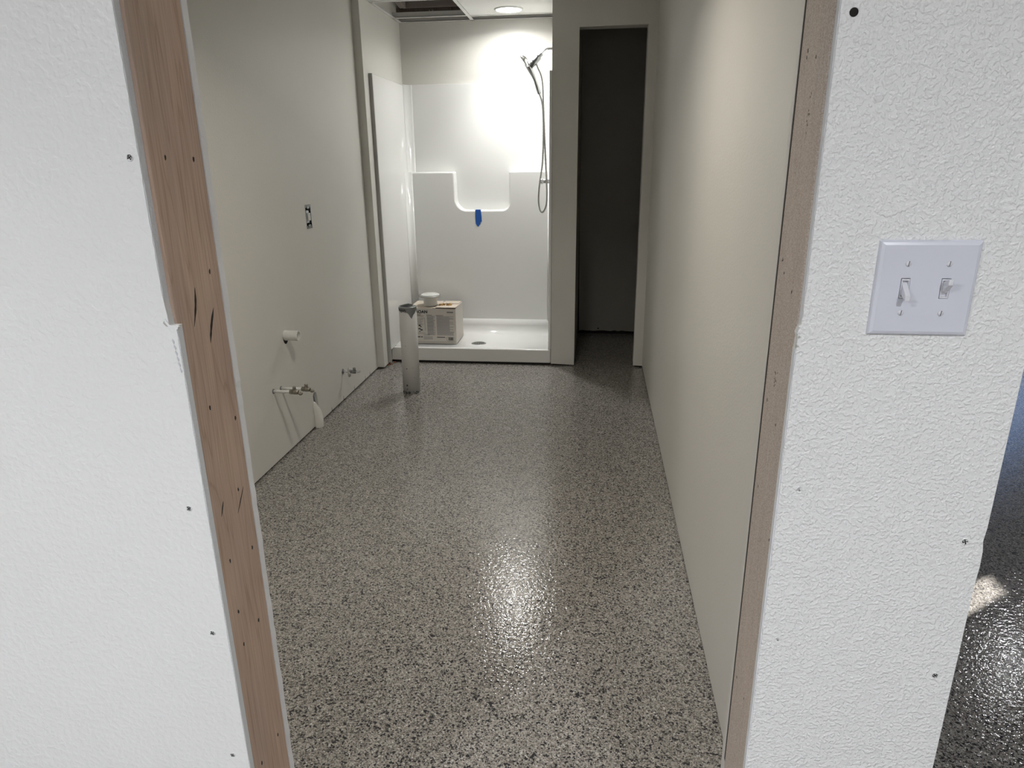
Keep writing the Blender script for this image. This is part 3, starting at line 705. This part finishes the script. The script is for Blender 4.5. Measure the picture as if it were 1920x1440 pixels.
def stop(label, y, z, L, m_pipe, m_v, pr=.0075, loc=None):
    t = thing('stop_valve', label, 'valve', (LX, y, z)); x = LX + L
    c = [rod('supply_pipe', (LX - .02, y, z), (x, y, z), pr, m_pipe, None, 16)]
    bm = bmesh.new(); lathe(bm, [(pr * 1.7, 0), (pr * 1.6, .0025), (pr, .003)], (LX, y, z), 'x', 20); c.append(link('wall_collar', bm, M_GRY, None, True))
    c.append(rod('compression_nut', (x - .004, y, z), (x + .010, y, z), .0125, m_v, None, 6, .001))
    bm = bmesh.new(); tube(bm, [(x + .009, y, z), (x + .014, y, z), (x + .034, y, z), (x + .040, y, z)], [.009, .0125, .0115, .007], 16); c.append(link('valve_body', bm, m_v, None, True))
    c.append(rod('outlet', (x + .019, y, z), (x + .019, y, z + .027), .0085, m_v, None, 6, .001))
    bm = bmesh.new(); bmesh.ops.create_uvsphere(bm, u_segments=16, v_segments=10, radius=.012, matrix=Matrix.Translation((x + .050, y - .004, z - .006)) @ Matrix.Diagonal((.9, 1.1, .7, 1))); c.append(link('handle', bm, m_v, None, True))
    fit(t, *c); return t
stop('nickel stop valve on the nearer and shorter of two white supply pipes, left wall', 2.975, .360, .088, M_PVC, M_NICKEL)
stop('nickel stop valve on the farther of two white supply pipes, left wall', 3.055, .348, .112, M_PVC, M_NICKEL)
t = thing('stop_valve', 'chrome stop valve with oval handle low on the left wall near the shower', 'valve', (LX, 3.885, .182)); y, z = 3.885, .184
c_ = [rod('supply_pipe', (LX - .02, y, z), (LX + .05, y, z), .008, M_CHROME, None, 16)]
bm = bmesh.new(); lathe(bm, [(.017, 0), (.015, .004), (.008, .006)], (LX, y, z), 'x', 24); c_.append(link('wall_collar', bm, M_DCHR, None, True))
c_.append(rod('valve_body', (LX + .042, y, z), (LX + .082, y, z), .0115, M_DCHR, None, 16, .001))
c_.append(rod('outlet', (LX + .074, y, z), (LX + .074, y, z + .026), .009, M_DCHR, None, 6, .001))
c_.append(rod('nut', (LX + .082, y, z), (LX + .110, y, z), .008, M_CHROME, None, 6, .001))
for s, m_ in ((1, M_CHROME), (-1, M_STEEL)):
    bm = bmesh.new(); bmesh.ops.create_uvsphere(bm, u_segments=16, v_segments=10, radius=.013, matrix=Matrix.Translation((LX + .047, y - .02, z + .001 + s * .015)) @ Matrix.Diagonal((.75, .4, 1.2, 1))); c_.append(link('handle', bm, m_, None, True))
fit(t, *c_)
# electrical box
EB = thing('outlet_box', 'uncovered metal electrical box with bare device set in the left wall', 'electrical box', (LX, 3.601, 1.134))
c_ = []
bm = bmesh.new(); y0, y1, z0, z1 = 3.567, 3.635, 1.084, 1.184; cube(bm, LX - .05, LX - .047, y0, y1, z0, z1)
for a in ((y0, y0 + .002, z0, z1), (y1 - .002, y1, z0, z1), (y0, y1, z0, z0 + .002), (y0, y1, z1 - .002, z1)): cube(bm, LX - .05, LX + .001, *a)
c_.append(link('box_shell', bm, M_DCHR))
c_.append(box('device_body', LX - .035, LX - .004, 3.582, 3.622, 1.10, 1.168, M_METB, None, .003))
c_.append(box('device_face', LX - .004, LX + .002, 3.594, 3.626, 1.112, 1.152, M_TBAR, None, .002))
for zc in (1.080, 1.188):
    bm = bmesh.new()
    for k in range(4): cube(bm, LX, LX + .003, 3.567 + k * .019, 3.576 + k * .019, zc - .008, zc + .008)
    c_.append(link('plaster_ear', bm, M_DCHR))
for z_ in (1.078, 1.176): c_.append(box('yoke', LX + .0005, LX + .002, 3.588, 3.618, z_, z_ + .014, M_METB))
for zc in (1.0995, 1.169): c_.append(rod('mounting_screw', (LX + .000, 3.6, zc), (LX + .005, 3.6, zc), .005, M_BLK, None, 10))
fit(EB, *c_)
# pipe boot at the foot of the left wall
PB = thing('floor_cleanout', 'white pipe end wrapped in board at an arched hole, foot of left wall', 'pipe', (LX, 3.43, 0))
c_ = []
bm = bmesh.new(); rings = []
for z, ox, ry, rx, yc in ((0, .028, .027, .030, 3.432), (.04, .028, .028, .031, 3.432), (.048, .025, .031, .028, 3.434), (.075, .022, .034, .025, 3.438), (.10, .012, .032, .018, 3.436), (.12, .006, .024, .013, 3.428), (.14, .002, .015, .008, 3.421), (.152, -.001, .006, .003, 3.415)):
    rings.append([bm.verts.new((LX + max(-.002, ox * .3 + rx * math.cos(2 * math.pi * k / 24)), yc + ry * math.sin(2 * math.pi * k / 24), z)) for k in range(24)])
for A, B in zip(rings, rings[1:]):
    for k in range(24): bm.faces.new((A[k], A[(k + 1) % 24], B[(k + 1) % 24], B[k]))
bm.faces.new(rings[-1]); c_.append(link('boot', bm, MP_IN, None, True))
q = [(3.416, .168), (3.417, .185), (3.424, .197), (3.440, .206), (3.456, .205), (3.466, .19), (3.474, .15), (3.478, .11), (3.476, .085), (3.462, .095), (3.445, .115), (3.428, .14)]
# arched liner of grey plastic set back in the hole
bm = bmesh.new(); tube(bm, [(LX - .020, 3.486, .04), (LX - .020, 3.484, .14), (LX - .022, 3.478, .20)], [.016, .015, .010], 16); c_.append(link('inner_pipe', bm, M_METB, None, True))
# arched frame of drywall filling the square opening's corners
bm = bmesh.new(); prism(bm, [(3.416, .199), (3.416, .172), (3.420, .186), (3.428, .195), (3.44, .1985)], 'x', LX - T, LX); prism(bm, [(3.475, .199), (3.452, .1985), (3.462, .19), (3.468, .17), (3.472, .14), (3.475, .11)], 'x', LX - T, LX); c_.append(link('hole_rim', bm, MP_IN))
fit(PB, *c_)

# red-brown debris between nib and curb
DB = []
bm = bmesh.new()
for k in range(14):
    bmesh.ops.create_icosphere(bm, subdivisions=1, radius=random.uniform(.003, .009), matrix=Matrix.Translation((-1.462 + random.uniform(-.02, .025), 4.69 + random.uniform(-.05, .03), .004)) @ Matrix.Diagonal((1, 1, .6, 1)))
o = link('floor_debris', bm, mat('debris', (.22, .09, .05), .8)); o['kind'] = 'stuff'; o['label'] = 'reddish crumbs in the corner of shower curb and left wall'; o['category'] = 'debris'

# ------------------------------------------------------------------ ceiling lights
def downlight(x, y, z, label, par=None):
    t = thing('ceiling_light', label, 'light', (x, y, z))
    bm = bmesh.new(); lathe(bm, [(.098, 0), (.097, -.004), (.086, -.0075), (.083, -.005), (.083, 0)], (x, y, z), 'z', 48); a = link('trim_ring', bm, M_TBAR, None, True)
    bm = bmesh.new(); lathe(bm, [(.0825, -.001), (.0825, -.0055), (.070, -.008), (.0001, -.0085)], (x, y, z), 'z', 48); b = link('lens', bm, M_LENS, None, True)
    fit(t, a, b); return t
downlight(-.62, 5.142, 2.380, 'lit round ceiling light in the white tile above the shower')

# ------------------------------------------------------------------ light switch
PX0, PX1, PZ0, PZ1 = .3365, .4515, 1.1915, 1.3065
SW = thing('light_switch', 'white two gang toggle switch plate on the textured wall at right', 'light switch', ((PX0 + PX1) / 2, FY, (PZ0 + PZ1) / 2))
TX = (.3708, .4165); TZ = 1.2495
bm = bmesh.new()
def rect(x0, x1, z0, z1, y): return [bm.verts.new(p) for p in ((x0, y, z0), (x1, y, z0), (x1, y, z1), (x0, y, z1))]
def ring(a, b):
    for i in range(4): bm.faces.new((a[i], a[(i + 1) % 4], b[(i + 1) % 4], b[i]))
r0 = rect(PX0, PX1, PZ0, PZ1, FY + .001); r1 = rect(PX0, PX1, PZ0, PZ1, FY - .0015); r2 = rect(PX0 + .0018, PX1 - .0018, PZ0 + .0018, PZ1 - .0018, FY - .0042); r3 = rect(PX0 + .0055, PX1 - .0055, PZ0 + .0055, PZ1 - .0055, FY - .0056)
ring(r0, r1); ring(r1, r2); ring(r2, r3)
xs = [PX0 + .0055, TX[0] - .0052, TX[0] + .0052, TX[1] - .0052, TX[1] + .0052, PX1 - .0055]; zs = [PZ0 + .0055, TZ - .0122, TZ + .0122, PZ1 - .0055]
V_ = {}
for i, x in enumerate(xs):
    for j, z in enumerate(zs): V_[i, j] = bm.verts.new((x, FY - .0056, z))
for i in range(5):
    for j in range(3):
        if i in (1, 3) and j == 1: continue
        bm.faces.new((V_[i, j], V_[i + 1, j], V_[i + 1, j + 1], V_[i, j + 1]))
for i in (1, 3):
    c4 = [V_[i, 1], V_[i + 1, 1], V_[i + 1, 2], V_[i, 2]]; d4 = [bm.verts.new(v.co + Vector((0, .0045, 0))) for v in c4]; ring(c4, d4); 
bmesh.ops.remove_doubles(bm, verts=bm.verts, dist=1e-6)
c_ = [link('cover_plate', bm, M_PLATE)]
mB = c_[0].modifiers.new('b', 'BEVEL'); mB.width = .0007; mB.segments = 2; mB.limit_method = 'ANGLE'
for i, up in ((0, -1), (1, 1)):
    x = TX[i]
    bm = bmesh.new()
    for a in ((x - .0046, x - .0036, TZ - .0115, TZ + .0115), (x + .0036, x + .0046, TZ - .0115, TZ + .0115), (x - .0036, x + .0036, TZ - .0115, TZ - .0098), (x - .0036, x + .0036, TZ + .0098, TZ + .0115)): cube(bm, a[0], a[1], FY - .0060, FY - .0015, a[2], a[3])
    cube(bm, x - .0036, x + .0036, FY - .0022, FY - .0012, TZ - .0098, TZ + .0098)
    c_.append(link('toggle_frame', bm, M_TOG))
    bm = bmesh.new(); A = [(x - .0034, FY - .003, TZ - .0070 * 1), (x + .0034, FY - .003, TZ - .0070), (x + .0034, FY - .003, TZ + .0070), (x - .0034, FY - .003, TZ + .0070)]
    tz = TZ + up * .0098; B = [(x - .0029, FY - .0185, tz - .0036), (x + .0029, FY - .0185, tz - .0036), (x + .0029, FY - .0185, tz + .0036), (x - .0029, FY - .0185, tz + .0036)]
    A = [bm.verts.new(v) for v in A]; B = [bm.verts.new(v) for v in B]; ring(A, B); bm.faces.new(B); bm.faces.new(A[::-1])
    c_.append(link('toggle', bm, M_TOG, None, False, .0009, 3))
    for zz in (TZ - .0297, TZ + .0297):
        bm = bmesh.new(); lathe(bm, [(.0033, 0), (.0031, -.0008), (.0022, -.0014), (.0001, -.0016)], (x, FY - .0055, zz), 'y', 20); s_ = link('plate_screw', bm, M_TOG, None, True)
        bm = bmesh.new(); ta = .12; prism(bm, [(x - .0005 - .0004, zz - .003), (x + .0005 - .0004, zz - .003), (x + .0005 + .0004, zz + .003), (x - .0005 + .0004, zz + .003)], 'y', FY - .0074, FY - .0060)
        sl_ = link('screw_slot', bm, M_GRY)
        adopt(s_, SW); sl_.parent = s_
fit(SW, *c_)
bpy.context.view_layer.update()
